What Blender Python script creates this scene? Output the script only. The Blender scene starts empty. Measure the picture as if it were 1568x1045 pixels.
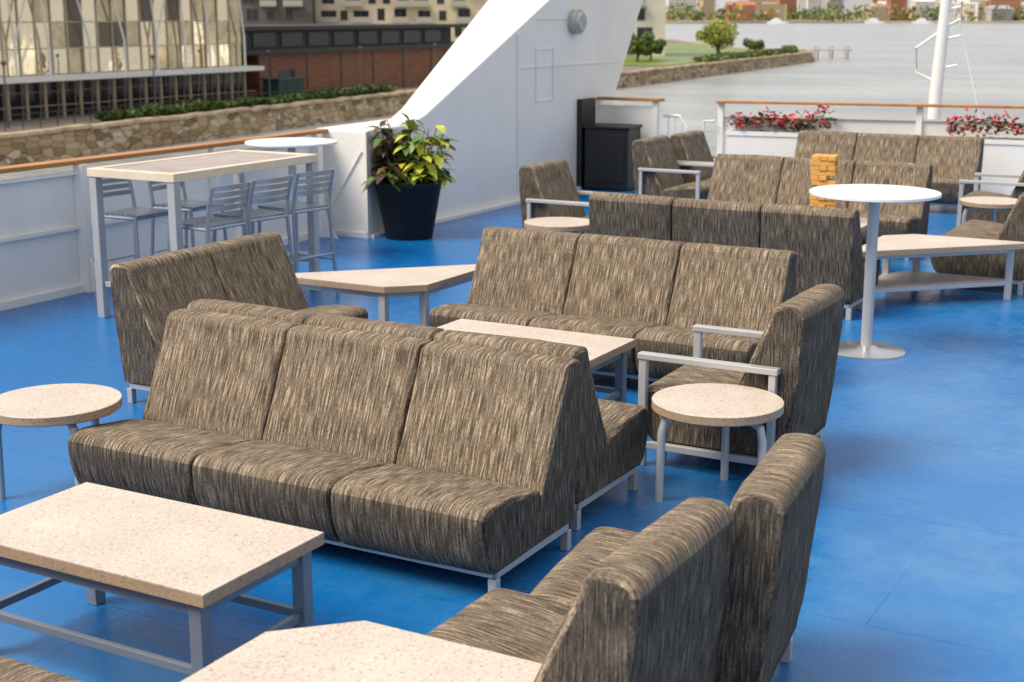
import bpy, math, random, bmesh
from mathutils import Vector, Matrix, noise
random.seed(7)
R=random.random
def U(a,b): return a+(b-a)*R()
S=bpy.context.scene
COL=S.collection
TH=math.radians(29)
def XY(X,Y): return (X*math.cos(TH)-Y*math.sin(TH), X*math.sin(TH)+Y*math.cos(TH))

# ---------------- materials ----------------
def newmat(name):
    m=bpy.data.materials.new(name); m.use_nodes=True
    nt=m.node_tree; p=nt.nodes["Principled BSDF"]
    return m,nt,p
def N(nt,t,**k):
    n=nt.nodes.new(t)
    for a,b in k.items(): setattr(n,a,b)
    return n
def ramp(nt,pts):
    r=N(nt,'ShaderNodeValToRGB'); e=r.color_ramp.elements
    while len(e)<len(pts): e.new(0.5)
    for i,(p,c) in enumerate(pts):
        e[i].position=p; e[i].color=(c[0],c[1],c[2],1) if not isinstance(c,(int,float)) else (c,c,c,1)
    return r
def noise_n(nt,vec,scale,detail=3,rough=.5,dist=0):
    n=N(nt,'ShaderNodeTexNoise'); n.inputs['Scale'].default_value=scale; n.inputs['Detail'].default_value=detail
    n.inputs['Roughness'].default_value=rough; n.inputs['Distortion'].default_value=dist
    if vec is not None: nt.links.new(vec,n.inputs['Vector'])
    return n
def objvec(nt,scale=(1,1,1),kind='Object'):
    tc=N(nt,'ShaderNodeTexCoord'); mp=N(nt,'ShaderNodeMapping'); mp.inputs['Scale'].default_value=scale
    nt.links.new(tc.outputs[kind],mp.inputs['Vector']); return mp.outputs['Vector']
def bump(nt,p,h,strength,dist):
    b=N(nt,'ShaderNodeBump'); b.inputs['Strength'].default_value=strength; b.inputs['Distance'].default_value=dist
    nt.links.new(h,b.inputs['Height']); nt.links.new(b.outputs['Normal'],p.inputs['Normal'])
def simple(name,c,rough=.5,metal=0,var=.15,scale=6,bs=0.0,bd=.002,bscale=80,spec=None):
    m,nt,p=newmat(name)
    v=objvec(nt)
    n=noise_n(nt,v,scale,4,.6)
    lo=[x*(1-var) for x in c]; hi=[min(1,x*(1+var)) for x in c]
    r=ramp(nt,[(.3,lo),(.7,hi)]); nt.links.new(n.outputs['Fac'],r.inputs['Fac']); nt.links.new(r.outputs['Color'],p.inputs['Base Color'])
    p.inputs['Roughness'].default_value=rough; p.inputs['Metallic'].default_value=metal
    if spec is not None: p.inputs['Specular IOR Level'].default_value=spec
    if bs>0:
        n2=noise_n(nt,v,bscale,3); bump(nt,p,n2.outputs['Fac'],bs,bd)
    return m
def mix(nt,fac,a,b,mode='MIX'):
    m=N(nt,'ShaderNodeMix',data_type='RGBA',blend_type=mode)
    if isinstance(fac,(int,float)): m.inputs[0].default_value=fac
    else: nt.links.new(fac,m.inputs[0])
    for s,i in ((a,6),(b,7)):
        if isinstance(s,tuple): m.inputs[i].default_value=(s[0],s[1],s[2],1)
        else: nt.links.new(s,m.inputs[i])
    return m.outputs[2]

def fabric_mat(name,g=(1,1,1)):
    m,nt,p=newmat(name)
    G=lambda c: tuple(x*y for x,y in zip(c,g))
    v1=objvec(nt,(135,8.5,1),'UV'); n1=noise_n(nt,v1,1,2.0,.55,.12)
    r1=ramp(nt,[(.31,G((.066,.053,.043))),(.44,G((.135,.106,.079))),(.55,G((.225,.178,.130))),(.70,G((.45,.365,.265)))])
    nt.links.new(n1.outputs['Fac'],r1.inputs['Fac'])
    v2=objvec(nt,(420,70,1),'UV'); n2=noise_n(nt,v2,1,2,.6)
    r2=ramp(nt,[(.36,.55),(.64,1.42)]); nt.links.new(n2.outputs['Fac'],r2.inputs['Fac'])
    c=mix(nt,1.0,r1.outputs['Color'],r2.outputs['Color'],'MULTIPLY')
    v3=objvec(nt,(4,4,4),'Object'); n3=noise_n(nt,v3,1,2)
    r3=ramp(nt,[(.3,.87),(.7,1.12)]); nt.links.new(n3.outputs['Fac'],r3.inputs['Fac'])
    c=mix(nt,1.0,c,r3.outputs['Color'],'MULTIPLY')
    nt.links.new(c,p.inputs['Base Color'])
    p.inputs['Roughness'].default_value=.9; p.inputs['Specular IOR Level'].default_value=.15
    bump(nt,p,n2.outputs['Fac'],.5,.003)
    return m
def terrazzo_mat(name,base,edge=1.0):
    m,nt,p=newmat(name)
    v=objvec(nt)
    vo=N(nt,'ShaderNodeTexVoronoi'); vo.inputs['Scale'].default_value=120; nt.links.new(v,vo.inputs['Vector'])
    r=ramp(nt,[(0,[x*.55 for x in base]),(.28,base),(.8,base),(1,[min(1,x*1.25) for x in base])])
    nt.links.new(vo.outputs['Color'],r.inputs['Fac'])
    n=noise_n(nt,v,190,2,.6); r2=ramp(nt,[(.32,(.42,.34,.28)),(.41,(1,1,1))]); nt.links.new(n.outputs['Fac'],r2.inputs['Fac'])
    c=mix(nt,1.0,r.outputs['Color'],r2.outputs['Color'],'MULTIPLY')
    n4=noise_n(nt,v,3,3); r4=ramp(nt,[(.3,.9),(.7,1.05)]); nt.links.new(n4.outputs['Fac'],r4.inputs['Fac'])
    c=mix(nt,1.0,c,r4.outputs['Color'],'MULTIPLY')
    nt.links.new(c,p.inputs['Base Color']); p.inputs['Roughness'].default_value=.42
    return m
def deck_mat():
    m,nt,p=newmat("blue_painted_deck")
    v=objvec(nt)
    n=noise_n(nt,v,.8,6,.6,.3)
    r=ramp(nt,[(.30,(.003,.130,.42)),(.55,(.004,.150,.455)),(.75,(.008,.175,.49))]); nt.links.new(n.outputs['Fac'],r.inputs['Fac'])
    n2=noise_n(nt,v,4.5,10,.75,.5)
    sx=N(nt,'ShaderNodeSeparateXYZ'); nt.links.new(v,sx.inputs[0])
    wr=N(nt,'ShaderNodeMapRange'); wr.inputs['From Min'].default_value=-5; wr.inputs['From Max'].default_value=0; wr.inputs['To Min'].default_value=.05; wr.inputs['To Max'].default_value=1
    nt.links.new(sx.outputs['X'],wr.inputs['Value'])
    n5=noise_n(nt,v,.7,3,.5)
    md=N(nt,'ShaderNodeMath',operation='MULTIPLY'); nt.links.new(n2.outputs['Fac'],md.inputs[0]); nt.links.new(n5.outputs['Fac'],md.inputs[1])
    r2=ramp(nt,[(.18,0),(.36,.55)]); nt.links.new(md.outputs[0],r2.inputs['Fac'])
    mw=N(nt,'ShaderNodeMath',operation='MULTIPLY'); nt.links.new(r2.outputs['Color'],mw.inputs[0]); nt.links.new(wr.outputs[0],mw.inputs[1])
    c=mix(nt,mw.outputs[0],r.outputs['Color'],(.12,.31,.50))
    n3=noise_n(nt,v,30,6,.8); r3=ramp(nt,[(.58,0),(.78,.22)]); nt.links.new(n3.outputs['Fac'],r3.inputs['Fac'])
    c=mix(nt,r3.outputs['Color'],c,(.004,.08,.27))
    n6=noise_n(nt,v,110,2,.6); r6=ramp(nt,[(.70,0),(.74,.6)]); nt.links.new(n6.outputs['Fac'],r6.inputs['Fac'])
    c=mix(nt,r6.outputs['Color'],c,(.25,.36,.45))
    nt.links.new(c,p.inputs['Base Color'])
    rr=ramp(nt,[(.3,.18),(.7,.36)]); nt.links.new(n2.outputs['Fac'],rr.inputs['Fac']); nt.links.new(rr.outputs['Color'],p.inputs['Roughness'])
    br=N(nt,'ShaderNodeTexBrick'); br.inputs['Scale'].default_value=1; br.inputs['Mortar Size'].default_value=.006; br.inputs['Mortar Smooth'].default_value=1
    br.inputs['Brick Width'].default_value=2.4; br.inputs['Row Height'].default_value=1.2
    br.inputs['Color1'].default_value=(0,0,0,1); br.inputs['Color2'].default_value=(0,0,0,1); br.inputs['Mortar'].default_value=(1,1,1,1)
    nt.links.new(v,br.inputs['Vector'])
    n7=noise_n(nt,v,60,4,.6)
    ad=N(nt,'ShaderNodeMath',operation='MULTIPLY_ADD'); nt.links.new(br.outputs['Fac'],ad.inputs[0]); ad.inputs[1].default_value=.8; nt.links.new(n7.outputs['Fac'],ad.inputs[2])
    bump(nt,p,ad.outputs[0],.4,.004)
    return m
def whitepaint_mat():
    m,nt,p=newmat("white_ship_paint")
    v=objvec(nt)
    n=noise_n(nt,v,1.5,6,.6); r=ramp(nt,[(.3,(.80,.78,.74)),(.7,(.88,.865,.83))]); nt.links.new(n.outputs['Fac'],r.inputs['Fac'])
    v2=objvec(nt,(9,9,1.1)); n2=noise_n(nt,v2,1,6,.7); r2=ramp(nt,[(.62,0),(.80,.5)]); nt.links.new(n2.outputs['Fac'],r2.inputs['Fac'])
    c=mix(nt,r2.outputs['Color'],r.outputs['Color'],(.58,.47,.35))
    n3=noise_n(nt,v,14,5,.75); r3=ramp(nt,[(.70,0),(.75,.8)]); nt.links.new(n3.outputs['Fac'],r3.inputs['Fac'])
    c=mix(nt,r3.outputs['Color'],c,(.33,.17,.07))
    nt.links.new(c,p.inputs['Base Color']); p.inputs['Roughness'].default_value=.4
    n4=noise_n(nt,v,2.0,2); bump(nt,p,n4.outputs['Fac'],.3,.015)
    return m
def wood_mat(name,c1,c2,sc=(2,2,40)):
    m,nt,p=newmat(name); v=objvec(nt,sc); n=noise_n(nt,v,1,5,.6,.5)
    r=ramp(nt,[(.3,c1),(.7,c2)]); nt.links.new(n.outputs['Fac'],r.inputs['Fac']); nt.links.new(r.outputs['Color'],p.inputs['Base Color'])
    p.inputs['Roughness'].default_value=.5; return m
def stone_mat():
    m,nt,p=newmat("granite_block_masonry")
    v=objvec(nt,(.8,.8,2.0))
    vo=N(nt,'ShaderNodeTexVoronoi'); vo.inputs['Scale'].default_value=1.0; vo.inputs['Randomness'].default_value=.8; nt.links.new(v,vo.inputs['Vector'])
    vd=N(nt,'ShaderNodeTexVoronoi',feature='DISTANCE_TO_EDGE'); vd.inputs['Scale'].default_value=1.0; vd.inputs['Randomness'].default_value=.8; nt.links.new(v,vd.inputs['Vector'])
    r=ramp(nt,[(0,(.10,.065,.035)),(.3,(.32,.22,.11)),(.65,(.45,.33,.20)),(1,(.55,.46,.34))]); nt.links.new(vo.outputs['Color'],r.inputs['Fac'])
    r2=ramp(nt,[(.0,.2),(.07,1)]); nt.links.new(vd.outputs['Distance'],r2.inputs['Fac'])
    c=mix(nt,1.0,r.outputs['Color'],r2.outputs['Color'],'MULTIPLY')
    nt.links.new(c,p.inputs['Base Color']); p.inputs['Roughness'].default_value=.9
    bump(nt,p,vd.outputs['Distance'],.6,.2); return m
def water_mat():
    m,nt,p=newmat("harbor_water")
    v=objvec(nt,(1,1,1)); v2=objvec(nt,(.5,1.3,1)); n=noise_n(nt,v,.35,5,.65,.3); n2=noise_n(nt,v2,.05,4,.6)
    r=ramp(nt,[(.35,(.26,.28,.29)),(.65,(.40,.42,.43))]); nt.links.new(n2.outputs['Fac'],r.inputs['Fac']); nt.links.new(r.outputs['Color'],p.inputs['Base Color'])
    p.inputs['Roughness'].default_value=.2; p.inputs['IOR'].default_value=1.4
    bump(nt,p,n.outputs['Fac'],.8,1.0); return m
def leaf_mat(name,c1,c2,scale=3,trans=.0):
    m,nt,p=newmat(name); v=objvec(nt); n=noise_n(nt,v,scale,3,.7)
    r=ramp(nt,[(.35,c1),(.65,c2)]); nt.links.new(n.outputs['Fac'],r.inputs['Fac']); nt.links.new(r.outputs['Color'],p.inputs['Base Color'])
    p.inputs['Roughness'].default_value=.45
    return m

FAB=fabric_mat("woven_streak_fabric"); FAB_SHADE=fabric_mat("woven_streak_fabric_shaded",(.50,.53,.58))  # second is the same weave with shade put into its colour, darker and cooler
GREY=simple("grey_powdercoat_metal",(.47,.48,.49),.38,.25,.06,4)
DGREY=simple("dark_grey_metal",(.22,.25,.30),.4,.3,.06,4)
TERR=terrazzo_mat("speckled_cream_stone",(.65,.56,.48))
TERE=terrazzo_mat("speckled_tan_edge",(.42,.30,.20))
DECK=deck_mat(); WHITE=whitepaint_mat()
WHITE2=simple("white_laminate",(.80,.81,.82),.3,0,.03)
CAPW=wood_mat("varnished_rail_wood",(.33,.13,.035),(.52,.24,.07),(6,1,6))
BLACK=simple("black_plastic",(.012,.012,.013),.45,0,.2,8)
POT=simple("black_planter_resin",(.010,.011,.012),.6,0,.2,8,spec=.3)
STEEL=simple("brushed_steel",(.62,.62,.62),.28,.9,.06,5)
ALU=simple("brushed_aluminium",(.36,.40,.45),.35,.8,.08,5)
FRAMEC=simple("cream_table_frame",(.72,.61,.47),.5,0,.08)
SLAT=wood_mat("weathered_slats",(.34,.28,.265),(.47,.42,.39),(3,3,3))
BLKW=wood_mat("pine_blocks",(.60,.28,.06),(.82,.46,.13),(9,9,9))
WATER=water_mat(); STONE=stone_mat()
ASPH=simple("promenade_paving",(.20,.165,.13),.9,0,.25,.3)
GRASS=leaf_mat("grass",(.09,.14,.015),(.22,.28,.04),.4)
SOIL=simple("soil",(.05,.035,.025),.95,0,.3,20)
BARK=simple("bark",(.10,.07,.05),.9,0,.3,10)
DARKG=simple("dark_window_glass",(.02,.024,.028),.12,0,.3,.5)

# ---------------- mesh builder ----------------
class MB:
    def __init__(s): s.v=[]; s.f=[]; s.uv={}
    def add(s,vs,fs):
        o=len(s.v); s.v+= [tuple(x) for x in vs]; s.f+=[tuple(i+o for i in f) for f in fs]
    def box(s,x0,x1,y0,y1,z0,z1):
        s.add([(x0,y0,z0),(x1,y0,z0),(x1,y1,z0),(x0,y1,z0),(x0,y0,z1),(x1,y0,z1),(x1,y1,z1),(x0,y1,z1)],
              [(0,3,2,1),(4,5,6,7),(0,1,5,4),(1,2,6,5),(2,3,7,6),(3,0,4,7)])
    def beam(s,p,q,w,h,up=(0,0,1)):
        p=Vector(p);q=Vector(q);d=(q-p).normalized();u=Vector(up)
        if abs(d.dot(u))>.95: u=Vector((0,1,0))
        r=d.cross(u).normalized(); u=r.cross(d).normalized()
        c=[(-1,-1),(1,-1),(1,1),(-1,1)]
        vs=[P+r*(w/2*a)+u*(h/2*b) for P in (p,q) for a,b in c]
        s.add(vs,[(0,1,2,3),(7,6,5,4),(0,4,5,1),(1,5,6,2),(2,6,7,3),(3,7,4,0)])
    def tube(s,pts,rad,n=10,cap=True):
        pts=[Vector(p) for p in pts]
        if isinstance(rad,(int,float)): rad=[rad]*len(pts)
        o=len(s.v); ref=Vector((0,0,1))
        d0=(pts[1]-pts[0]).normalized()
        if abs(d0.dot(ref))>.9: ref=Vector((1,0,0))
        for i,P in enumerate(pts):
            d=(pts[min(i+1,len(pts)-1)]-pts[max(i-1,0)]).normalized()
            a=d.cross(ref).normalized(); b=d.cross(a).normalized()
            for k in range(n):
                t=2*math.pi*k/n; s.v.append(tuple(P+(a*math.cos(t)+b*math.sin(t))*rad[i]))
        for i in range(len(pts)-1):
            for k in range(n):
                s.f.append((o+i*n+k,o+i*n+(k+1)%n,o+(i+1)*n+(k+1)%n,o+(i+1)*n+k))
        if cap:
            s.f.append(tuple(o+k for k in range(n))[::-1]); s.f.append(tuple(o+(len(pts)-1)*n+k for k in range(n)))
    def lathe(s,prof,n=48,c=(0,0)):
        o=len(s.v)
        for r,z in prof:
            for k in range(n):
                t=2*math.pi*k/n; s.v.append((c[0]+r*math.cos(t),c[1]+r*math.sin(t),z))
        for i in range(len(prof)-1):
            for k in range(n):
                s.f.append((o+i*n+k,o+i*n+(k+1)%n,o+(i+1)*n+(k+1)%n,o+(i+1)*n+k))
        s.f.append(tuple(o+k for k in range(n))[::-1]); s.f.append(tuple(o+(len(prof)-1)*n+k for k in range(n)))
    def prism(s,poly,z0,z1):
        n=len(poly)
        s.add([(x,y,z0) for x,y in poly]+[(x,y,z1) for x,y in poly],
              [tuple(range(n))[::-1],tuple(range(n,2*n))]+[(i,(i+1)%n,(i+1)%n+n,i+n) for i in range(n)])
    def obj(s,name,mat,parent=None,bevel=0,smooth=False,loc=None,rot=0):
        me=bpy.data.meshes.new(name); me.from_pydata(s.v,[],s.f); me.update()
        ob=bpy.data.objects.new(name,me); COL.objects.link(ob)
        if mat: me.materials.append(mat)
        if parent: ob.parent=parent
        if loc: ob.location=loc
        ob.rotation_euler[2]=rot
        if smooth:
            for p in me.polygons: p.use_smooth=True
            try: me.set_sharp_from_angle(angle=math.radians(35))
            except Exception: pass
        if bevel:
            b=ob.modifiers.new("bev",'BEVEL'); b.width=bevel; b.segments=2; b.limit_method='ANGLE'
        return ob
def empty(name,a,b,z=0,rot=0):
    e=bpy.data.objects.new(name,None); e.location=(a,b,z); e.rotation_euler[2]=math.radians(rot); e.empty_display_size=.2
    COL.objects.link(e); return e

# ---------------- sofa ----------------
CTRL=[(.085,.115),(.045,.15),(.014,.22),(.002,.29),(.0,.335),(.012,.366),(.045,.384),(.11,.388),(.27,.372),(.40,.352),(.432,.343),(.447,.322),(.458,.330),(.468,.362),(.53,.495),(.59,.625),(.643,.742),(.654,.775),(.678,.797),(.73,.804),(.780,.797),(.804,.770),(.808,.72),(.797,.55),(.775,.35),(.745,.125)]
def profile(dh=0.0):
    pts=[]
    C=[(y,z+(dh*(z-.35)/.45 if z>.35 and y>.46 else 0)) for y,z in CTRL]
    n=len(C)
    for i in range(n-1):
        p0=C[max(i-1,0)];p1=C[i];p2=C[i+1];p3=C[min(i+2,n-1)]
        for k in range(4):
            t=k/4
            pts.append(tuple(.5*((2*p1[j])+(-p0[j]+p2[j])*t+(2*p0[j]-5*p1[j]+4*p2[j]-p3[j])*t*t+(-p0[j]+3*p1[j]-3*p2[j]+p3[j])*t**3) for j in (0,1)))
    pts.append(C[-1]); return pts
def cushion_module(parent,x0,W,nm,dh=0.0):
    P=profile(dh); n=len(P)
    nor=[]
    for i in range(n):
        a=P[max(i-1,0)];b=P[min(i+1,n-1)]
        tx,ty=b[0]-a[0],b[1]-a[1]; L=math.hypot(tx,ty) or 1
        nor.append((-ty/L,tx/L))
    arc=[0]
    for i in range(1,n): arc.append(arc[-1]+math.dist(P[i],P[i-1]))
    secs=[(0,.020),(.002,.011),(.007,.003),(.014,0)]+[(.014+(W-.028)*k/9,0) for k in range(1,9)]+[(W-.014,0),(W-.007,.003),(W-.002,.011),(W,.020)]
    vs=[];sd=U(0,100)
    for x,ins in secs:
        s=math.sin(math.pi*min(max(x/W,0),1))
        for i,(y,z) in enumerate(P):
            w=(noise.noise(Vector((x*5+sd,arc[i]*6,sd)))*.005+noise.noise(Vector((x*13+sd,arc[i]*11,sd)))*.0025)*(1 if .012<x<W-.012 else 0)
            crease=abs(y-.45)<.03 and z<.40
            front=0 if crease else (1 if i<n*.72 else .4)
            off=-ins*(.4 if crease else 1)+ .006*s**.5*front+w*(0 if crease else 1)
            if i in (0,n-1): off=min(off,0)
            vs.append((x0+x,y+nor[i][0]*off-.40,z+nor[i][1]*off))
    fs=[];uvs=[];mi=[];m=len(secs);uo=U(0,50);vo=U(0,20)
    for a in range(m-1):
        for i in range(n-1):
            fs.append((a*n+i,(a+1)*n+i,(a+1)*n+i+1,a*n+i+1)[::-1])
            uu=[(secs[a][0],arc[i]),(secs[a+1][0],arc[i]),(secs[a+1][0],arc[i+1]),(secs[a][0],arc[i+1])][::-1]
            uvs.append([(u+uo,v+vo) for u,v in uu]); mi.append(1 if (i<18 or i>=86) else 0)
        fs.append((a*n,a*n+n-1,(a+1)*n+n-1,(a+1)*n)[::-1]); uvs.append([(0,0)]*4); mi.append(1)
    for a,fl in ((0,False),(m-1,True)):
        idx=[a*n+i for i in range(n)]; uv=[(P[i][0]+uo,P[i][1]+vo+3) for i in range(n)]
        if not fl: idx=idx[::-1];uv=uv[::-1]
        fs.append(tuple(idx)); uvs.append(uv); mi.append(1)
    me=bpy.data.meshes.new(nm); me.from_pydata(vs,[],fs); me.update()
    ul=me.uv_layers.new(name="UVMap")
    me.materials.append(FAB); me.materials.append(FAB_SHADE)  # second slot: painted shade on front skirt, rear, underside and end caps
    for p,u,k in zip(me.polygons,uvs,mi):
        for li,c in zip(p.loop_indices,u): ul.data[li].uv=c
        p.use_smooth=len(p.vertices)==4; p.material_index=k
    bm=bmesh.new(); bm.from_mesh(me); bmesh.ops.recalc_face_normals(bm,faces=bm.faces); bm.to_mesh(me); bm.free()
    ob=bpy.data.objects.new(nm,me); COL.objects.link(ob); ob.parent=parent; return ob
def sofa(name,a,b,rot,n,mw=.68,arms=False,dh=0.0):
    e=empty(name,a,b,0,rot); W=n*mw
    for k in range(n): cushion_module(e,-W/2+k*mw+.003,mw-.006,"cushion_%d"%(k+1),dh+U(-.004,.004))
    f=MB(); yb=.315; yf=-.28; x=W/2-.03
    for X in (-x,x):
        f.beam((X,yf,.102),(X,yb,.102),.03,.03)
        for Y in (yf,yb): f.box(X-.018,X+.018,Y-.018,Y+.018,0,.0865)
    f.beam((-x,yf,.103),(x,yf,.103),.03,.028); f.beam((-x,yb,.103),(x,yb,.103),.03,.028)
    if n>2:
        for Y in (yf,yb): f.box(-.018,.018,Y-.018,Y+.018,0,.0885)
    f.obj("metal_frame",GREY,e,.003)
    if arms:
        g=MB()
        for sx in (-1,1):
            X=sx*(W/2+.022)
            g.box(X-.026,X+.026,-.39,.31,.535,.565)
            g.box(X-.018,X+.018,-.386,-.346,0,.534)
            g.box(X-.018,X+.018,.265,.30,.0,.534)
            g.box(X-.015,X+.015,-.345,.264,.09,.125)
        g.obj("arm_frame",GREY,e,.004)
    return e
sofa("three_seat_sofa",-3.505,4.63,0,3,.698)                 # A
sofa("three_seat_sofa",-3.57,5.49,180,3,.695)                # D
sofa("two_seat_sofa",-5.36,6.44,90,2,.685)                   # B
sofa("three_seat_sofa",-3.57,7.64,0,3,.69)                  # C
sofa("lounge_chair",-1.715,3.33,-90,1,.68)
sofa("lounge_chair",-1.635,4.035,-83,1,.68)
sofa("three_seat_sofa",-3.76,10.28,180,3,.695)              # I
sofa("three_seat_sofa",-4.04,13.05,0,3,.70)                 # L
sofa("three_seat_sofa",-4.23,16.30,0,3,.71)                 # M
sofa("two_seat_sofa",-2.15,12.20,-90,2,.69)                 # O
sofa("armchair",-2.31,6.49,-90,1,.66,True,.05)                  # F
sofa("armchair",-5.66,11.40,90,1,.68,True,.05)                  # J
sofa("armchair",-5.85,14.25,90,1,.68,True,.05)
sofa("armchair",-5.80,15.15,90,1,.68,True,.05)
sofa("armchair",-2.55,14.75,-90,1,.68,True,.05)
sofa("three_seat_sofa",-3.65,2.18,180,3)

# ---------------- tables ----------------
def coffee(a,b,rot=0,L=1.09,D=.61,h=.45):
    e=empty("coffee_table",a,b,0,rot)
    t=MB(); t.box(-L/2,L/2,-D/2,D/2,h-.004,h); 
    t.obj("top_surface",TERR,e)
    t=MB(); t.box(-L/2,L/2,-D/2,D/2,h-.042,h-.0041); t.obj("top_edge",TERE,e,0)
    f=MB(); x=L/2-.06;y=D/2-.05
    for X in (-x,x):
        for Y in (-y,y): f.box(X-.025,X+.025,Y-.025,Y+.025,0,h-.043)
        f.beam((X,-y+.026,h-.07),(X,y-.026,h-.07),.025,.05)
        f.beam((X,-y+.026,.16),(X,y-.026,.16),.022,.03)
    for Y in (-y,y):
        f.beam((-x+.026,Y,h-.07),(x-.026,Y,h-.07),.025,.05)
        f.beam((-x+.026,Y,.16),(x-.026,Y,.16),.022,.03)
    f.obj("leg_frame",DGREY,e,.003); return e
coffee(-3.295,3.35); coffee(-3.58,6.54); coffee(-3.65,11.75)
def corner_table(a,b,rot,L=1.08,c=.2,h=.45,shelf=False):
    e=empty("corner_table",a,b,0,rot)
    poly=[(c,0),(L-.06,0),(L,.05),(.05,L),(0,L-.06),(0,c)]
    t=MB(); t.prism(poly,h-.004,h); t.obj("top_surface",TERR,e)
    t=MB(); t.prism(poly,h-.042,h-.0041); t.obj("top_edge",TERE,e)
    f=MB(); q=[(c+.04,.05),(L-.13,.05),(.05,L-.13),(.05,c+.04)]
    for x,y in q: f.box(x-.025,x+.025,y-.025,y+.025,0,h-.043)
    for i in range(4):
        p,r=q[i],q[(i+1)%4]; f.beam((p[0],p[1],h-.065),(r[0],r[1],h-.065),.02,.035)
        if shelf: f.beam((p[0],p[1],.13),(r[0],r[1],.13),.02,.035)
    f.obj("leg_frame",GREY,e,.003)
    if shelf:
        s=MB(); s.prism([(c+.03,.04),(L-.12,.04),(.04,L-.12),(.04,c+.03)],.149,.16); s.obj("lower_shelf",SLAT,e)
    return e
corner_table(-4.86,7.44,90)
corner_table(-2.84,11.36,-90,shelf=True)
corner_table(-2.42,3.13,-90)
def round_table(a,b,rot,h=.46,r=.295):
    e=empty("round_side_table",a,b,0,rot)
    t=MB(); t.lathe([(r-.002,h-.005),(r,h-.003),(r-.002,h)],64); t.obj("top_surface",TERR,e,0,True)
    t=MB(); t.lathe([(r-.008,h-.044),(r,h-.038),(r,h-.0052)],64); t.obj("top_edge",TERE,e,0,True)
    f=MB()
    for k in range(3):
        t=2*math.pi*k/3; c,s=math.cos(t),math.sin(t)
        f.tube([(c*.10,s*.10,h-.06),(c*.20,s*.20,h-.062),(c*.245,s*.245,h-.08),(c*.26,s*.26,h-.14),(c*.265,s*.265,0)],.019,12)
    f.tube([(0,0,h-.075),(0,0,h-.045)],.11,24)
    f.obj("bent_legs",GREY,e,0,True); return e
round_table(-2.19,5.86,221); round_table(-4.80,4.41,215); round_table(-5.39,10.54,215); round_table(-2.50,13.75,215)
def high_table(a,b,h=1.05,r=.41,m=WHITE2):
    e=empty("high_bar_table",a,b)
    t=MB(); t.lathe([(r-.01,h-.022),(r,h-.018),(r,h-.003),(r-.003,h)],72); t.obj("round_top",m,e,0,True)
    f=MB(); f.tube([(0,0,.03),(0,0,h-.04)],.036,24); f.lathe([(.12,h-.04),(.12,h-.0225)],24); f.obj("pedestal_pole",GREY,e,0,True)
    f=MB(); f.lathe([(.255,0),(.255,.012),(.24,.02),(.08,.03),(.055,.045)],64); f.obj("base_plate",STEEL,e,0,True)
high_table(-2.37,9.05); high_table(-7.90,10.20)

def bar_table():
    a0,a1,b0,b1,h=-7.56,-6.75,7.40,9.05,1.085
    e=empty("slatted_bar_table",(a0+a1)/2,(b0+b1)/2); X=(a1-a0)/2;Y=(b1-b0)/2
    f=MB(); w=.07
    f.box(-X,X,-Y,-Y+w,h-.06,h); f.box(-X,X,Y-w,Y,h-.06,h); f.box(-X,-X+w,-Y+w+.001,Y-w-.001,h-.06,h); f.box(X-w,X,-Y+w+.001,Y-w-.001,h-.06,h)
    f.obj("top_frame",FRAMEC,e,.004)
    s=MB(); n=7; ww=(2*X-2*w)/n
    for k in range(n): s.box(-X+w+k*ww+.004,-X+w+(k+1)*ww-.004,-Y+w+.002,Y-w-.002,h-.03,h-.006)
    s.obj("top_slats",SLAT,e,.002)
    l=MB()
    for sx in (-1,1):
        for sy in (-1,1):
            l.box(sx*(X-.04)-.033,sx*(X-.04)+.033,sy*(Y-.04)-.033,sy*(Y-.04)+.033,0,h-.061)
    l.beam((-X+.075,-Y+.04,.25),(X-.075,-Y+.04,.25),.03,.04); l.beam((-X+.075,Y-.04,.25),(X-.075,Y-.04,.25),.03,.04)
    l.obj("legs",GREY,e,.004)
bar_table()
def stool(a,b,rot):
    e=empty("bar_stool",a,b,0,rot)   # front -y, back +y
    f=MB()
    for sx in (-1,1):
        f.tube([(sx*.215,-.21,0),(sx*.185,-.17,.72)],.014,10)
        f.tube([(sx*.215,.24,0),(sx*.19,.19,.72),(sx*.19,.21,.86),(sx*.185,.25,1.0)],.014,10)
        f.tube([(sx*.20,-.195,.3),(sx*.205,.215,.3)],.009,8); f.tube([(sx*.188,-.17,.70),(sx*.19,.19,.70)],.012,8)
    f.tube([(-.2,-.195,.27),(.2,-.195,.27)],.010,8); f.tube([(-.2,.225,.35),(.2,.225,.35)],.009,8)
    f.tube([(-.188,-.175,.70),(.188,-.175,.70)],.012,8); f.tube([(-.19,.19,.70),(.19,.19,.70)],.012,8)
    f.obj("tube_frame",ALU,e,0,True)
    s=MB()
    for k in range(8): y=-.18+k*.05; s.box(-.19,.19,y-.019,y+.019,.714,.726)
    for k in range(4):
        z=.84+k*.048; y=.21+(z-.86)*.3
        for j in range(6):
            x0=-.185+j*.37/6; x1=x0+.37/6; c=lambda x:.025*(1-(x/.185)**2)
            s.beam((x0,y+c(x0),z),(x1,y+c(x1),z),.008,.034)
    s.obj("slats",ALU,e)
for b in (7.70,8.18,8.70): stool(-6.74,b,-90+U(-8,8))
stool(-7.55,7.85,90); stool(-7.52,8.4,92)

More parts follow.
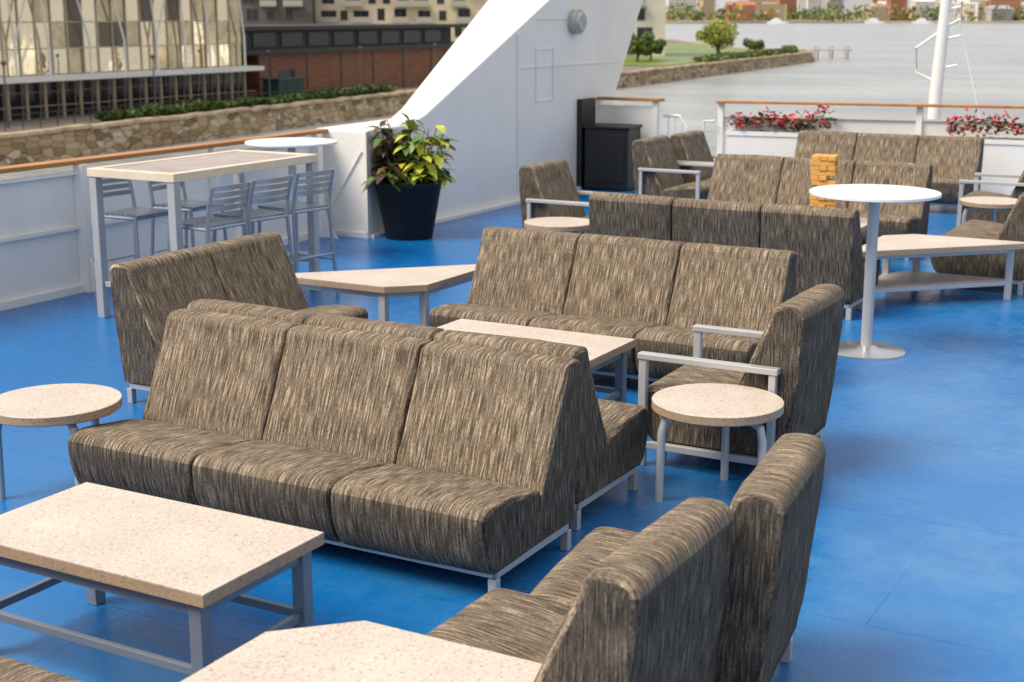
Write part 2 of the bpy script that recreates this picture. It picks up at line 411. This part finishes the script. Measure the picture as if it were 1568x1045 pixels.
# tumbling tower
def tower():
    e=empty("wooden_block_tower",-3.47,11.62,.4502,8)
    m=MB()
    for k in range(14):
        z0=k*.04+.0004*k; z1=z0+.0385
        for j in range(3):
            if (k in (4,9) and j==2) or (k==7 and j==0): continue
            o=U(-.012,.012); c=-.067+j*.067
            if k%2: m.box(c-.031,c+.031,-.1+o,.1+o,z0,z1)
            else: m.box(-.1+o,.1+o,c-.031,c+.031,z0,z1)
    m.obj("blocks",BLKW,e,.003)
tower()

# ---------------- plants ----------------
def leaf_geo(m,P,d,up,L,W,droop=.25):
    d=d.normalized(); s=d.cross(up); 
    if s.length<.05: s=d.cross(Vector((1,0,0)))
    s.normalize(); n=s.cross(d).normalized()
    pr=[(0,.12),(.22,.75),(.45,1),(.75,.68),(1,.03)]
    vs=[]
    for t,w in pr:
        c=P+d*(L*t)-Vector((0,0,1))*(droop*L*t*t)
        vs+= [c-s*(W/2*w)+n*(.12*W*w),c,c+s*(W/2*w)+n*(.12*W*w)]
    fs=[]
    for i in range(4):
        for j in range(2): fs.append((i*3+j,i*3+j+1,i*3+j+4,i*3+j+3))
    m.add(vs,fs)
def quad_leaf(m,P,L,W):
    d=Vector((random.gauss(0,1),random.gauss(0,1),random.gauss(0,1))).normalized(); s=d.cross(Vector((U(-1,1),U(-1,1),U(-1,1)))).normalized()
    m.add([P-d*L/2,P+s*W/2,P+d*L/2,P-s*W/2],[(0,1,2,3)])
def potted():
    e=empty("potted_plant",-7.66,11.72)
    m=MB(); m.lathe([(.225,0),(.232,.01),(.325,.52),(.335,.53),(.338,.565),(.325,.572),(.305,.572),(.30,.50),(.02,.50)],56); m.obj("pot",POT,e,0,True)
    m=MB(); m.lathe([(.30,.49),(.30,.52),(.01,.53)],24); m.obj("soil",SOIL,e)
    cats={"lime_leaves":MB(),"green_leaves":MB(),"dark_leaves":MB(),"red_leaves":MB()}
    st=MB()
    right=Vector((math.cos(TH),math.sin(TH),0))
    for k in range(54):
        ang=2*math.pi*k/54*7+U(-.2,.2); rr=.26*math.sqrt(R()); base=Vector((rr*math.cos(ang)*.7,rr*math.sin(ang)*.7,.52))
        tip=Vector((math.cos(ang)*rr*1.5,math.sin(ang)*rr*1.5,U(.68,1.24)-rr*.45))
        st.tube([base,base.lerp(tip,.5)+Vector((U(-.02,.02),U(-.02,.02),0)),tip],[.007,.006,.004],5)
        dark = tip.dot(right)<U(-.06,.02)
        for j in range(9):
            t=U(.2,1.0); P=base.lerp(tip,t)
            a2=U(0,2*math.pi); out=Vector((math.cos(a2),math.sin(a2),U(-.3,.8)))+Vector((tip.x,tip.y,0))*1.5
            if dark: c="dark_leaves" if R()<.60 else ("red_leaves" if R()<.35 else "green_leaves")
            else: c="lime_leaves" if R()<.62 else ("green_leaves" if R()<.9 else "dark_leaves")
            L=U(.13,.22); leaf_geo(cats[c],P,out,Vector((0,0,1)),L,L*U(.5,.68),U(.2,.8))
    st.obj("stems",BARK,e)
    M={"lime_leaves":leaf_mat("lime_leaf",(.30,.40,.03),(.68,.66,.09),9),"green_leaves":leaf_mat("green_leaf",(.03,.08,.015),(.12,.21,.03),9),
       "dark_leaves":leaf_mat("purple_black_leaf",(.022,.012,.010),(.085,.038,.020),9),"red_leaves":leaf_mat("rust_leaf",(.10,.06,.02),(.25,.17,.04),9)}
    for k,v in cats.items(): v.obj(k,M[k],e,0,True)
potted()
FL=leaf_mat("begonia_foliage",(.03,.05,.015),(.11,.08,.03),12); RED=leaf_mat("red_petals",(.50,.004,.015),(.75,.012,.04),14)
def planter(a0,a1,b,z,sk=0):
    L=a1-a0; e=empty("flower_planter_box",(a0+a1)/2,b,0,sk)
    m=MB(); D=.17; t=.025
    m.box(-L/2,L/2,-D,-D+t,0,z); m.box(-L/2,L/2,D-t,D,0,z); m.box(-L/2,-L/2+t,-D+t,D-t,0,z-.001); m.box(L/2-t,L/2,-D+t,D-t,0,z-.001)
    m.box(-L/2-.012,L/2+.012,-D-.012,-D-.0005,z-.05,z+.004)
    m.obj("box",WHITE,e)
    s=MB(); s.box(-L/2+t,L/2-t,-D+t,D-t,z-.08,z-.04); s.obj("soil",SOIL,e)
    f=MB(); r=MB()
    n=int(L*300)
    for k in range(n):
        x=U(-L/2,L/2);y=U(-D,D); hh=.27*(.75+.5*noise.noise(Vector((x*4,y*4,a0))))
        z1=z-.03+hh*math.sqrt(R())
        d=Vector((U(-1,1),U(-1,1),U(0,1)))
        leaf_geo(f,Vector((x,y,z1)),d,Vector((0,0,1)),U(.05,.08),U(.035,.055))
    for k in range(int(L*125)):
        x=U(-L/2,L/2);y=U(-D-.03,D+.02); hh=.33*(.8+.55*noise.noise(Vector((x*4,y*4,a0))))
        P=Vector((x,y,z+hh*U(.25,1.0)))
        if noise.noise(Vector((x*6,y*3,a0+9)))<-.15: continue
        for j in range(5):
            d=Vector((U(-1,1),U(-1,1),U(-.3,1))); leaf_geo(r,P,d,Vector((0,0,1)),U(.03,.05),U(.025,.04))
    f.obj("foliage",FL,e); r.obj("red_flowers",RED,e)
planter(-6.33,-5.05,17.12,.74,8); planter(-3.72,-2.3,17.35,.74,8)

# ---------------- ship ----------------
deck=MB()
dp=[(-8.9,-12),(9,-12),(9,18.9),(-2,18.3),(-6.4,17.45),(-9.35,17.45),(-9.25,14),(-8.9,10)]
deck.add([(x,y,0) for x,y in dp],[tuple(range(len(dp)))]); deck.obj("deck_floor",DECK)
hull=MB(); hull.prism([(x,y) for x,y in dp],-8.6,-.006); hull.obj("ship_hull",WHITE)
bl=[(-8.40,1.0),(-8.40,3.1),(-8.40,5.2),(-8.40,6.5),(-8.40,8.1),(-8.42,9.7),(-8.5,11.3),(-8.68,12.8),(-8.85,14.2)]
e=empty("port_bulwark_railing",0,0); w=MB();c=MB();p=MB()
for i in range(len(bl)-1):
    (a,b),(a2,b2)=bl[i],bl[i+1]
    w.beam((a,b,.47),(a2,b2,.47),.02,.94); w.beam((a+.03,b,.52),(a2+.03,b2,.52),.04,.03); w.beam((a+.02,b,.945),(a2+.02,b2,.945),.07,.02)
    w.beam((a+.02,b,.03),(a2+.02,b2,.03),.05,.06)
    c.beam((a,b-.001,1.03),(a2,b2+.001,1.03),.15,.035)
    p.box(a+.012,a+.10,b-.035,b+.035,0,1.012); p.add([(a+.1,b-.006,0),(a+.28,b-.006,0),(a+.1,b-.006,.28),(a+.1,b+.006,0),(a+.28,b+.006,0),(a+.1,b+.006,.28)],[(0,1,2),(5,4,3),(0,3,4,1),(1,4,5,2),(2,5,3,0)])
w.obj("panels",WHITE,e); c.obj("wood_cap_rail",CAPW,e,.006); p.obj("stanchions",WHITE,e,.003)
# fin
e=empty("ship_fin_pylon",0,0)
prof=[(11.5,0),(11.5,1.05),(12.3,1.06),(12.6,1.15),(15.33,2.32),(18.3,3.6),(18.98,3.6),(18.08,2.34),(17.2,1.085),(16.5,0)]
m=MB(); n=len(prof)
sh=[0,0,.55,.55,.38,.38,.35,.3,.2,0]
ob=[(b+sh[i],z) for i,(b,z) in enumerate(prof)]
outa=[-8.62 if z<1.1 else -8.62-(z-1.0)*.33 for b,z in prof]
m.add([(-8.0,b,z) for b,z in prof]+[(outa[i],ob[i][0],ob[i][1]) for i in range(n)],
      [tuple(range(n)),tuple(range(n,2*n))[::-1]]+[(i,i+n,(i+1)%n+n,(i+1)%n) for i in range(n)])
o=m.obj("fin_body",WHITE,e,.02); bm=bmesh.new(); bm.from_mesh(o.data); bmesh.ops.recalc_face_normals(bm,faces=bm.faces); bm.to_mesh(o.data); bm.free()
d=MB()
d.box(-7.998,-7.985,14.55,14.57,.15,1.95); d.beam((-7.995,14.56,1.55),(-7.995,17.2,1.55),.012,.012); d.beam((-7.995,15.0,2.1),(-7.995,15.8,2.1),.012,.01)
d.box(-7.998,-7.93,11.5,16.4,0,.035); d.beam((-8.45,11.49,.25),(-8.05,11.49,.85),.012,.014,(0,1,0))
d.box(-8.56,-7.98,11.47,11.499,.0,.05); d.box(-8.0,-7.97,11.46,11.53,0.05,1.04)
d.beam((-7.995,15.0,1.75),(-7.995,15.45,1.75),.012,.01); d.beam((-7.995,15.0,1.15),(-7.995,15.45,1.15),.012,.01); d.box(-7.998,-7.985,15.0,15.01,1.15,1.75); d.box(-7.998,-7.985,15.44,15.45,1.15,1.75)
d.obj("weld_seams",WHITE,e)
l=MB(); l.tube([(-8.0,15.97,2.06),(-7.90,15.97,2.06)],.15,28); l.tube([(-7.90,15.97,2.06),(-7.86,15.97,2.06)],[.13,.10],28); l.obj("round_deck_light",simple("light_housing",(.42,.41,.38),.35),e,0,True)
e=empty("gangway_gate",0,0)
g=MB(); g.box(-8.0,-7.22,16.72,16.76,.1,1.02); g.box(-7.24,-7.17,16.70,16.78,0,1.08); g.tube([(-7.17,16.9,.9),(-6.95,16.9,.9),(-6.85,16.9,.75),(-6.8,16.9,0)],.022,10); g.tube([(-7.17,16.9,.5),(-6.83,16.9,.5)],.015,8)
for k in range(3): g.tube([(-7.10+k*.09,16.9,0),(-7.10+k*.09,16.9,.9)],.010,8)
g.obj("panel",WHITE,e,.003); g=MB(); g.box(-8.05,-7.12,16.66,16.82,1.085,1.12); g.obj("wood_cap",CAPW,e,.005)
g=MB(); g.box(-8.0,-7.93,16.1,16.5,0,1.12); g.obj("black_side_panel",BLACK,e,.004)
e=empty("black_waste_bin",-7.62,16.36,0,4)
g=MB(); g.box(-.29,.29,-.22,.22,.02,.76); g.box(-.31,.31,-.24,.24,.765,.80); g.box(-.27,.27,-.2,.2,0,.02); g.box(-.24,.24,-.232,-.221,.1,.7); g.obj("body",BLACK,e,.012)
# aft rail
e=empty("aft_bulwark_railing",0,0); w=MB();c=MB();p=MB()
A0=Vector((-6.45,17.02,0)); A1=A0+Vector((1,.205,0))*9.5
w.beam(A0+Vector((0,.06,.45)),A1+Vector((0,.06,.45)),.03,.90); w.beam(A0+Vector((0,.05,.91)),A1+Vector((0,.05,.91)),.07,.02)
c.beam(A0+Vector((-.05,.0,1.085)),A1+Vector((0,.0,1.085)),.15,.03)
k=0
while k<9.4:
    P=A0+Vector((1,.205,0))*k+Vector((0,.03,0)); p.box(P.x-.035,P.x+.035,P.y-.03,P.y+.03,0,1.069); k+=2.35
p.tube([(-6.5,16.95,.85),(-6.62,16.9,.85),(-6.62,16.9,.3),(-6.5,16.95,.3)],.02,10)
w.obj("panels",WHITE,e); c.obj("wood_cap_rail",CAPW,e,.005); p.obj("posts",WHITE,e,.003)
# mast
e=empty("flag_mast",-4.07,18.07,0); m=MB()
m.tube([(0,0,-.3),(.02,0,1.2),(.13,0,3.4)],[.085,.08,.055],16)
m.tube([(-.02,0,1.35),(-.22,-.05,1.45),(-.24,-.05,1.75),(.03,0,1.95)],.018,8); m.tube([(.08,0,2.0),(.28,-.05,2.1),(.27,-.05,2.3),(.08,0,2.4)],.018,8)
for z in (1.5,1.85,2.2,2.55): m.tube([(-.04+z*.04,0,z),(.2+z*.04,-.02,z+.05)],.014,8)
m.tube([(.12,0,3.2),(-3.5,-.4,3.0)],.004,5); m.tube([(.10,0,2.6),(.55,.1,.9)],.008,5)
m.obj("pole_and_brackets",WHITE2,e,0,True)

# ---------------- water + land ----------------
m=MB(); m.add([(-9000,-3000,-8),(9000,-3000,-8),(9000,12000,-8),(-9000,12000,-8)],[(0,1,2,3)]); m.obj("water",WATER)
land=[(-78,-60),(-78,68),(-80.4,91),(-83.9,125),(-86,187),(-97,311),(-105,334),(-123,338),(-195,459),(-265,540),(-900,600),(-900,-60)]
m=MB(); m.add([(x,y,-5.98) for x,y in land],[tuple(range(len(land)))]); m.obj("promenade_ground",ASPH)
e=empty("stone_seawall",0,0); m=MB(); cp=MB()
for i in range(9):
    (a,b),(a2,b2)=land[i],land[i+1]
    m.add([(a+.9,b,-8.5),(a2+.9,b2,-8.5),(a2,b2,-6.0),(a,b,-6.0)],[(0,1,2,3)])
    L=math.hypot(a2-a,b2-b); nn=max(1,int(L/1.6))
    for k in range(nn):
        t0=k/nn;t1=(k+.96)/nn; z=-5.85+U(-.08,.08)
        cp.beam((a+(a2-a)*t0-.25,b+(b2-b)*t0,z-.12),(a+(a2-a)*t1-.25,b+(b2-b)*t1,z-.12),.9+U(0,.15),.26)
m.obj("wall_face",STONE,e); cp.obj("cap_stones",simple("cap_granite",(.50,.39,.26),.9,0,.35,.7),e)
g=MB(); g.add([(x,y,-5.9) for x,y in [(-92,215),(-98,305),(-106,330),(-122,334),(-160,400),(-150,215)]],[tuple(range(6))]); g.obj("grass_lawn",GRASS)
def hedge(name,pts,w,h,n,size,mat,z=-5.95):
    m=MB()
    for k in range(n):
        t=R()*(len(pts)-1); i=int(t); f=t-i; a=pts[i][0]+(pts[i+1][0]-pts[i][0])*f; b=pts[i][1]+(pts[i+1][1]-pts[i][1])*f
        hh=h*(.8+.4*noise.noise(Vector((b*.3,a*.1,3))))
        P=Vector((a+U(-w,w)/2,b+U(-.3,.3),z+hh*R()**.6)); quad_leaf(m,P,size*U(.6,1.4),size*U(.5,1))
    return m.obj(name,mat)
HG=leaf_mat("hedge_leaf",(.025,.055,.008),(.10,.15,.02),.6)
hedge("hedge",[(-81.5,82),(-83.5,105),(-86,128)],2.0,1.0,9000,.4,HG)
hedge("shrub_border",[(-93,235),(-100,305),(-108,328)],3,1.2,4000,.7,leaf_mat("shrub_leaf",(.05,.08,.015),(.17,.22,.04),.3))
def tree(name,X,Y,h,r,mat,n=3000,ls=.5,z=-6):
    a,b=XY(X,Y); e=empty(name,a,b,z); t=MB()
    t.tube([(0,0,0),(.1,.05,h*.3),(.0,.1,h*.6)],[r*.09,r*.07,r*.04],8)
    cl=[]
    for k in range(16):
        an=U(0,6.28); rr=r*U(.25,.8); zz=h*U(.42,.88); P=Vector((rr*math.cos(an),rr*math.sin(an),zz)); cl.append((P,r*U(.22,.42)))
        t.tube([(0,0,h*U(.25,.5)),tuple(P*.6+Vector((0,0,h*.15))),tuple(P)],[r*.035,r*.02,r*.008],5)
    t.obj("trunk_and_limbs",BARK,e); m=MB()
    for k in range(n):
        P,q=random.choice(cl); d=Vector((random.gauss(0,1),random.gauss(0,1),random.gauss(0,.8))); d=d.normalized()*q*R()**.4
        quad_leaf(m,P+d,ls*U(.6,1.4),ls*U(.5,.9))
    m.obj("crown_leaves",mat,e)
WIL=leaf_mat("willow_leaf",(.20,.23,.03),(.44,.46,.08),.5); TG=leaf_mat("tree_leaf",(.06,.11,.015),(.16,.22,.04),.4)
tree("willow_tree",39,275,6.6,4.6,WIL); tree("oak_tree",25,262,3.6,2.6,TG); tree("oak_tree",22,255,5,3,TG)
tree("oak_tree",50,300,3.2,2.2,TG,900); 
e=empty("wooden_pier",-104,332,-8,0); m=MB()
m.box(0,9,0,3,1.9,2.2)
for x in (1,4.5,8.2): 
    for y in (.3,2.7): m.tube([(x,y,-.5),(x,y,3.0)],.16,8)
m.obj("pier_deck",SLAT,e)

# ---------------- buildings left ----------------
def glass_building():
    e=empty("glass_pavilion_building",-90,58,-6)
    L=51; core=MB(); core.box(-24,-2.6,0,L,0,.0+16); core.obj("core_walls",simple("interior_warm",(.30,.24,.17),.8,0,.5,.5),e)
    sl=MB(); sl.box(-24,2.2,-1,L+.6,2.95,3.35); sl.box(-24,1.0,-1,L+.6,9.6,10.1); sl.box(-24,.9,-1,L+.6,15.5,16.2); sl.obj("floor_slabs",simple("white_slab",(.78,.76,.72),.5),e)
    mu=MB(); gl=MB(); cu=MB(); dk=MB(); mid=MB()
    y=0
    while y<L-.1:
        mu.box(-.05,.12,y-.05,y+.05,3.36,9.59); mu.box(-.05,.12,y-.05,y+.05,10.11,15.49)
        for z0,z1 in ((3.4,5.4),(5.5,7.5),(7.6,9.55),(10.2,12.8),(12.9,15.45)):
            dx=U(-.02,.02); dz=U(-.012,.012); q=R()
            (dk if q<.10 else mid if q<.42 else gl).add([(0-dx-dz,y+.07,z0),(dx-dz,y+1.63,z0),(dx+dz,y+1.63,z1),(-dx+dz,y+.07,z1)],[(0,1,2,3)])
        y+=1.7
    y=1.5
    while y<L:
        j=U(-.5,.5); cu.tube([(.5,y,3.36),(.5,y,6.0),(.7,y-.9+j,9.5)],[.11,.10,.08],8)
        if R()<.6: cu.tube([(.5,y,6.0),(.7,y+.9+j,9.5)],[.10,.08],8)
        y+=U(3.0,5.5)
    for z in (5.45,7.55,12.85): mu.box(-.05,.10,0,L,z-.04,z+.04)
    mu.obj("mullions",simple("mullion_cream",(.50,.44,.34),.4),e)
    G,nt,p=newmat("reflective_facade_glass"); p.inputs['Base Color'].default_value=(.88,.76,.55,1); p.inputs['Metallic'].default_value=.95; p.inputs['Roughness'].default_value=.03
    v=objvec(nt,(1,.8,.5)); nn=noise_n(nt,v,.5,2); bump(nt,p,nn.outputs['Fac'],.10,.4)
    gl.obj("glazing",G,e); cu.obj("branching_columns",simple("white_column",(.80,.78,.74),.6),e); dk.obj("open_panes",simple("open_pane",(.14,.105,.07),.15),e); mid.obj("tinted_panes",simple("tinted_pane",(.55,.45,.29),.06,.85,.3,.8),e)
    lo=MB(); y=0
    while y<L+.1:
        lo.box(1.4,1.62,y-.09,y+.09,0,2.94); lo.box(.0,.10,y+.8,y+.86,0,2.94); y+=1.9
    lo.box(1.45,1.57,0,L,1.0,1.06); lo.box(0,.08,0,L,2.0,2.06)
    lo.obj("colonnade",simple("bronze_post",(.38,.30,.20),.5),e)
    lg=MB(); lg.add([(-.05,0,0),(-.05,L,0),(-.05,L,2.94),(-.05,0,2.94)],[(0,1,2,3)]); lg.obj("ground_glazing",DARKG,e)
glass_building()
def apartment(name,X,Y,Wd,floors,fh,wallm,rot=0,depth=18,z=-6,seed=1,balc=True):
    a,b=XY(X,Y); e=empty(name,a,b,z,29+rot); rn=random.Random(seed)
    H=floors*fh; w=MB(); w.box(0,Wd,0,depth,0,H); w.box(-.2,Wd+.2,-.2,depth+.2,H+.002,H+.5); w.obj("walls",wallm,e)
    g=MB(); fr=MB(); bc=MB(); rl=MB()
    for f in range(floors):
        x=rn.uniform(.6,1.6)
        while x<Wd-3:
            ww=rn.choice([1.2,1.2,2.2,2.8]); hh=rn.choice([1.7,2.1])
            z0=f*fh+.7
            fr.box(x-.12,x+ww+.12,-.06,-.002,z0-.12,z0+hh+.12); g.box(x,x+ww,-.09,-.062,z0,z0+hh)
            fr.box(x+ww/2-.04,x+ww/2+.04,-.11,-.091,z0,z0+hh)
            if balc and ww>2 and rn.random()<.7:
                bc.box(x-.5,x+ww+.5,-1.5,-.112,f*fh+.05,f*fh+.25); rl.box(x-.5,x+ww+.5,-1.5,-1.44,f*fh+.26,f*fh+1.25)
                g.box(x+.1,x+ww-.1,-.1,-.0915,f*fh+.3,z0-.13)
            x+=ww+rn.uniform(.9,2.6)
    g.obj("window_glass",DARKG,e); fr.obj("window_frames",simple("frame_grey",(.12,.12,.12),.5),e)
    if bc.v: bc.obj("balcony_slabs",simple("balcony",(.35,.32,.28),.7),e); rl.obj("balcony_rails",simple("balcony_rail",(.40,.38,.35),.3),e)
    return e
BEIGE=simple("beige_panel",(.64,.54,.41),.8,0,.12,.25); DKB=simple("dark_panel",(.10,.095,.09),.7,0,.2,.3); LT=simple("light_panel",(.66,.62,.55),.8,0,.1,.2)
apartment("apartment_building",-39,290,34,6,3.2,BEIGE,0,seed=3)
apartment("dark_apartment_building",-56,285,17,6,3.2,DKB,0,seed=5)
apartment("apartment_building",19,285,11,8,3.2,LT,0,seed=8)
apartment("dark_apartment_building",-5,330,22,7,3.2,DKB,0,seed=6)
def timber():
    e=empty("timber_clad_building",-92,114,-6); TM=wood_mat("cedar_cladding",(.13,.045,.02),(.34,.13,.05),(.6,.6,9))
    w=MB(); w.box(-14,0,0,36,0,4.3); w.obj("walls",TM,e)
    r=MB(); r.box(-15,1.2,-6,44,4.301,4.7); r.box(-13,-2,-4,40,4.7,6.6); r.box(-14,-.5,-5,42,6.6,7.0); r.obj("roof_canopy",simple("dark_roof",(.035,.032,.03),.6),e)
    g=MB()
    for k in range(9): g.box(-1.995,-1.9,-3+k*4.6,.6+k*4.6,4.9,6.3)
    g.box(.002,.05,3,6,0,2.6); g.obj("windows",DARKG,e)
    p=MB()
    for k in range(9): p.box(.9,1.05,-5.5+k*6,-5.35+k*6,0,4.3)
    p.obj("canopy_posts",simple("post_dark",(.08,.07,.06),.6),e)
timber()
e=empty("promenade_fence",0,0,-5.98); m=MB()
for i in range(0,60):
    b=72+i*1.8; a=-79.9-(b-72)*.083; m.box(a-1.4,a-1.34,b,b+.06,0,1.1)
m.beam((-81.3,72,1.1),(-90.2,179,1.1),.06,.06); m.beam((-81.3,72,.6),(-90.2,179,.6),.04,.04); m.obj("fence_bars",simple("fence_dark",(.05,.05,.05),.5),e)
for k in range(6):
    b=74+k*17; e=empty("lamp_post",-83-(b-72)*.083,b,-5.98); m=MB(); m.tube([(0,0,0),(0,0,4.6)],[.09,.05],8); m.lathe([(.05,4.5),(.22,4.65),(.2,4.8),(.02,4.9)],12); m.obj("post",DKB,e)
e=empty("green_storage_shed",-88,116,-6); m=MB(); m.box(-2,0,-4,0,0,1.9); m.prism([(-2.2,-4.2),(.2,-4.2),(.2,.2),(-2.2,.2)],1.901,2.05); m.box(.001,.04,-2.8,-1.5,0,1.6); m.obj("body",simple("dark_green_paint",(.02,.06,.05),.5),e)

# ---------------- far shore ----------------
def far():
    m=MB()
    pts=[]
    for i in range(41):
        X=-200+i*55; Y=1720+60*math.sin(i*.7)+U(-10,10); pts.append(XY(X,Y))
    top=[(x,y,-6.3) for x,y in pts]; back=[XY(-200+i*55,3600) for i in range(41)]
    for i in range(40):
        m.add([(pts[i][0],pts[i][1],-8.2),(pts[i+1][0],pts[i+1][1],-8.2),top[i+1],top[i]],[(0,1,2,3)])
        m.add([top[i],top[i+1],(back[i+1][0],back[i+1][1],4),(back[i][0],back[i][1],4)],[(0,1,2,3)])
    m.obj("far_shore_ground",simple("shore_dirt",(.30,.26,.19),.9,0,.3,.02))
    t=MB(); t2=MB()
    for c in range(340):
        X=U(60,1500); Y=U(1745,2000); h=U(8,22); a,b=XY(X,Y); dst=t if R()<.72 else t2
        for k in range(26):
            P=Vector((a+random.gauss(0,h*.45),b+random.gauss(0,h*.45),-6+h*(.1+.9*R()))); quad_leaf(dst,P,U(3,7),U(3,5))
    t.obj("distant_trees",leaf_mat("far_tree",(.05,.09,.02),(.15,.21,.05),.05)); t2.obj("distant_autumn_trees",leaf_mat("far_tree_warm",(.26,.16,.04),(.46,.33,.08),.05))
    mats=[simple("far_brick",(.40,.15,.09),.8,0,.15,.05),simple("far_white",(.78,.76,.72),.8,0,.1,.05),simple("far_grey",(.42,.42,.43),.8,0,.1,.05),simple("far_tan",(.55,.42,.28),.8,0,.1,.05),simple("far_rust",(.46,.20,.11),.8,0,.1,.05)]
    wm=simple("far_window",(.08,.09,.10),.3,0,.1,.1)
    for k in range(80):
        X=70+k*18+U(-8,8); Y=1800+250*R()**1.3; a,b=XY(X,Y); W=U(16,40); H=U(12,26)+ (Y-1790)*.05; e=empty("distant_building",a,b,-6.2,29+U(-15,15))
        w=MB(); w.box(-W/2,W/2,0,18,0,H)
        if R()<.5: w.add([(-W/2-.5,-.5,H),(W/2+.5,-.5,H),(W/2+.5,18.5,H),(-W/2-.5,18.5,H),(-W/2,9,H+4),(W/2,9,H+4)],[(0,1,5,4),(2,3,4,5),(1,2,5),(3,0,4)])
        else: w.box(-W/4,W/6,3,12,H,H+3)
        w.obj("walls",random.choice(mats),e)
        g=MB(); z=1.2
        while z<H-2:
            x=-W/2+1.5
            while x<W/2-2.5: g.box(x,x+1.8,-.3,-.01,z,z+1.8); x+=3.6
            z+=3.5
        g.obj("windows",wm,e)
far()
for X,Y in ((420,1690),(470,1670),(610,1680),(300,1650)):
    a,b=XY(X,Y); e=empty("moored_boat",a,b,-8,29); m=MB(); m.prism([(-11,-2),(8,-2.4),(13,0),(8,2.4),(-11,2)],0,2.4); m.box(-7,4,-1.6,1.6,2.41,4.6); m.box(-4,2,-1.2,1.2,4.61,6.2); m.obj("hull_and_cabin",WHITE2,e)
def yacht(a,b,rot,s):
    e=empty("motor_yacht",a,b,-8,rot); e.scale=(s,s,s); m=MB()
    m.prism([(-8,-1.9),(4,-2.1),(9.5,0),(4,2.1),(-8,1.9)],0,1.9); m.prism([(-6.5,-1.6),(2,-1.6),(5,0),(2,1.6),(-6.5,1.6)],1.901,3.6); m.prism([(-5,-1.3),(.5,-1.3),(2,0),(.5,1.3),(-5,1.3)],3.85,5.2); m.box(-5.4,1.0,-1.5,1.5,5.21,5.4)
    m.tube([(-3,0,5.4),(-3.4,0,8)],.08,6); m.obj("hull_and_decks",WHITE2,e)
    g=MB(); g.box(-6.0,1.8,-1.63,1.63,2.5,3.2); g.box(-4.6,.3,-1.33,1.33,4.2,4.8); g.obj("cabin_windows",DARKG,e)
yacht(12,215,60,1.1); yacht(2,168,75,1.0); yacht(22,240,50,1.3)
yacht(-2,190,80,.8)

# ---------------- light, world, camera ----------------
sx,sy,el=-.60,-.80,math.radians(52)
w=bpy.data.worlds.new("World"); S.world=w; w.use_nodes=True; nt=w.node_tree
bg=nt.nodes['Background']; sk=nt.nodes.new('ShaderNodeTexSky'); sk.sky_type='NISHITA'; sk.sun_disc=False
sk.sun_elevation=el; sk.sun_rotation=math.atan2(sx,sy)%(2*math.pi); sk.air_density=1.0; sk.dust_density=3.0; sk.ozone_density=1.0
tc=nt.nodes.new('ShaderNodeTexCoord'); cn=noise_n(nt,tc.outputs['Generated'],2.2,6,.6); cr=ramp(nt,[(.35,.45),(.65,.82)]); nt.links.new(cn.outputs['Fac'],cr.inputs['Fac'])
cm=mix(nt,cr.outputs['Color'],sk.outputs[0],(8.6,8.5,8.4))
nt.links.new(cm,bg.inputs[0]); bg.inputs[1].default_value=.118
ld=bpy.data.lights.new("sun",'SUN'); ld.energy=4.0; ld.angle=math.radians(30); ld.color=(1,.88,.72)
lo=bpy.data.objects.new("sun",ld); COL.objects.link(lo)
dv=Vector((sx*math.cos(el),sy*math.cos(el),math.sin(el))); lo.rotation_euler=dv.to_track_quat('Z','Y').to_euler(); lo.location=(0,0,30)
cd=bpy.data.cameras.new("camera"); cam=bpy.data.objects.new("camera",cd); COL.objects.link(cam)
cam.location=(0,0,2.15); cam.rotation_euler=(math.radians(90-12.92),0,TH); cd.lens=50.05; cd.sensor_width=36
cd.clip_start=.05; cd.clip_end=20000; cd.dof.use_dof=True; cd.dof.focus_distance=6.4; cd.dof.aperture_fstop=4.0
S.camera=cam
S.view_settings.view_transform='Standard'; S.view_settings.look='None'; S.view_settings.exposure=0
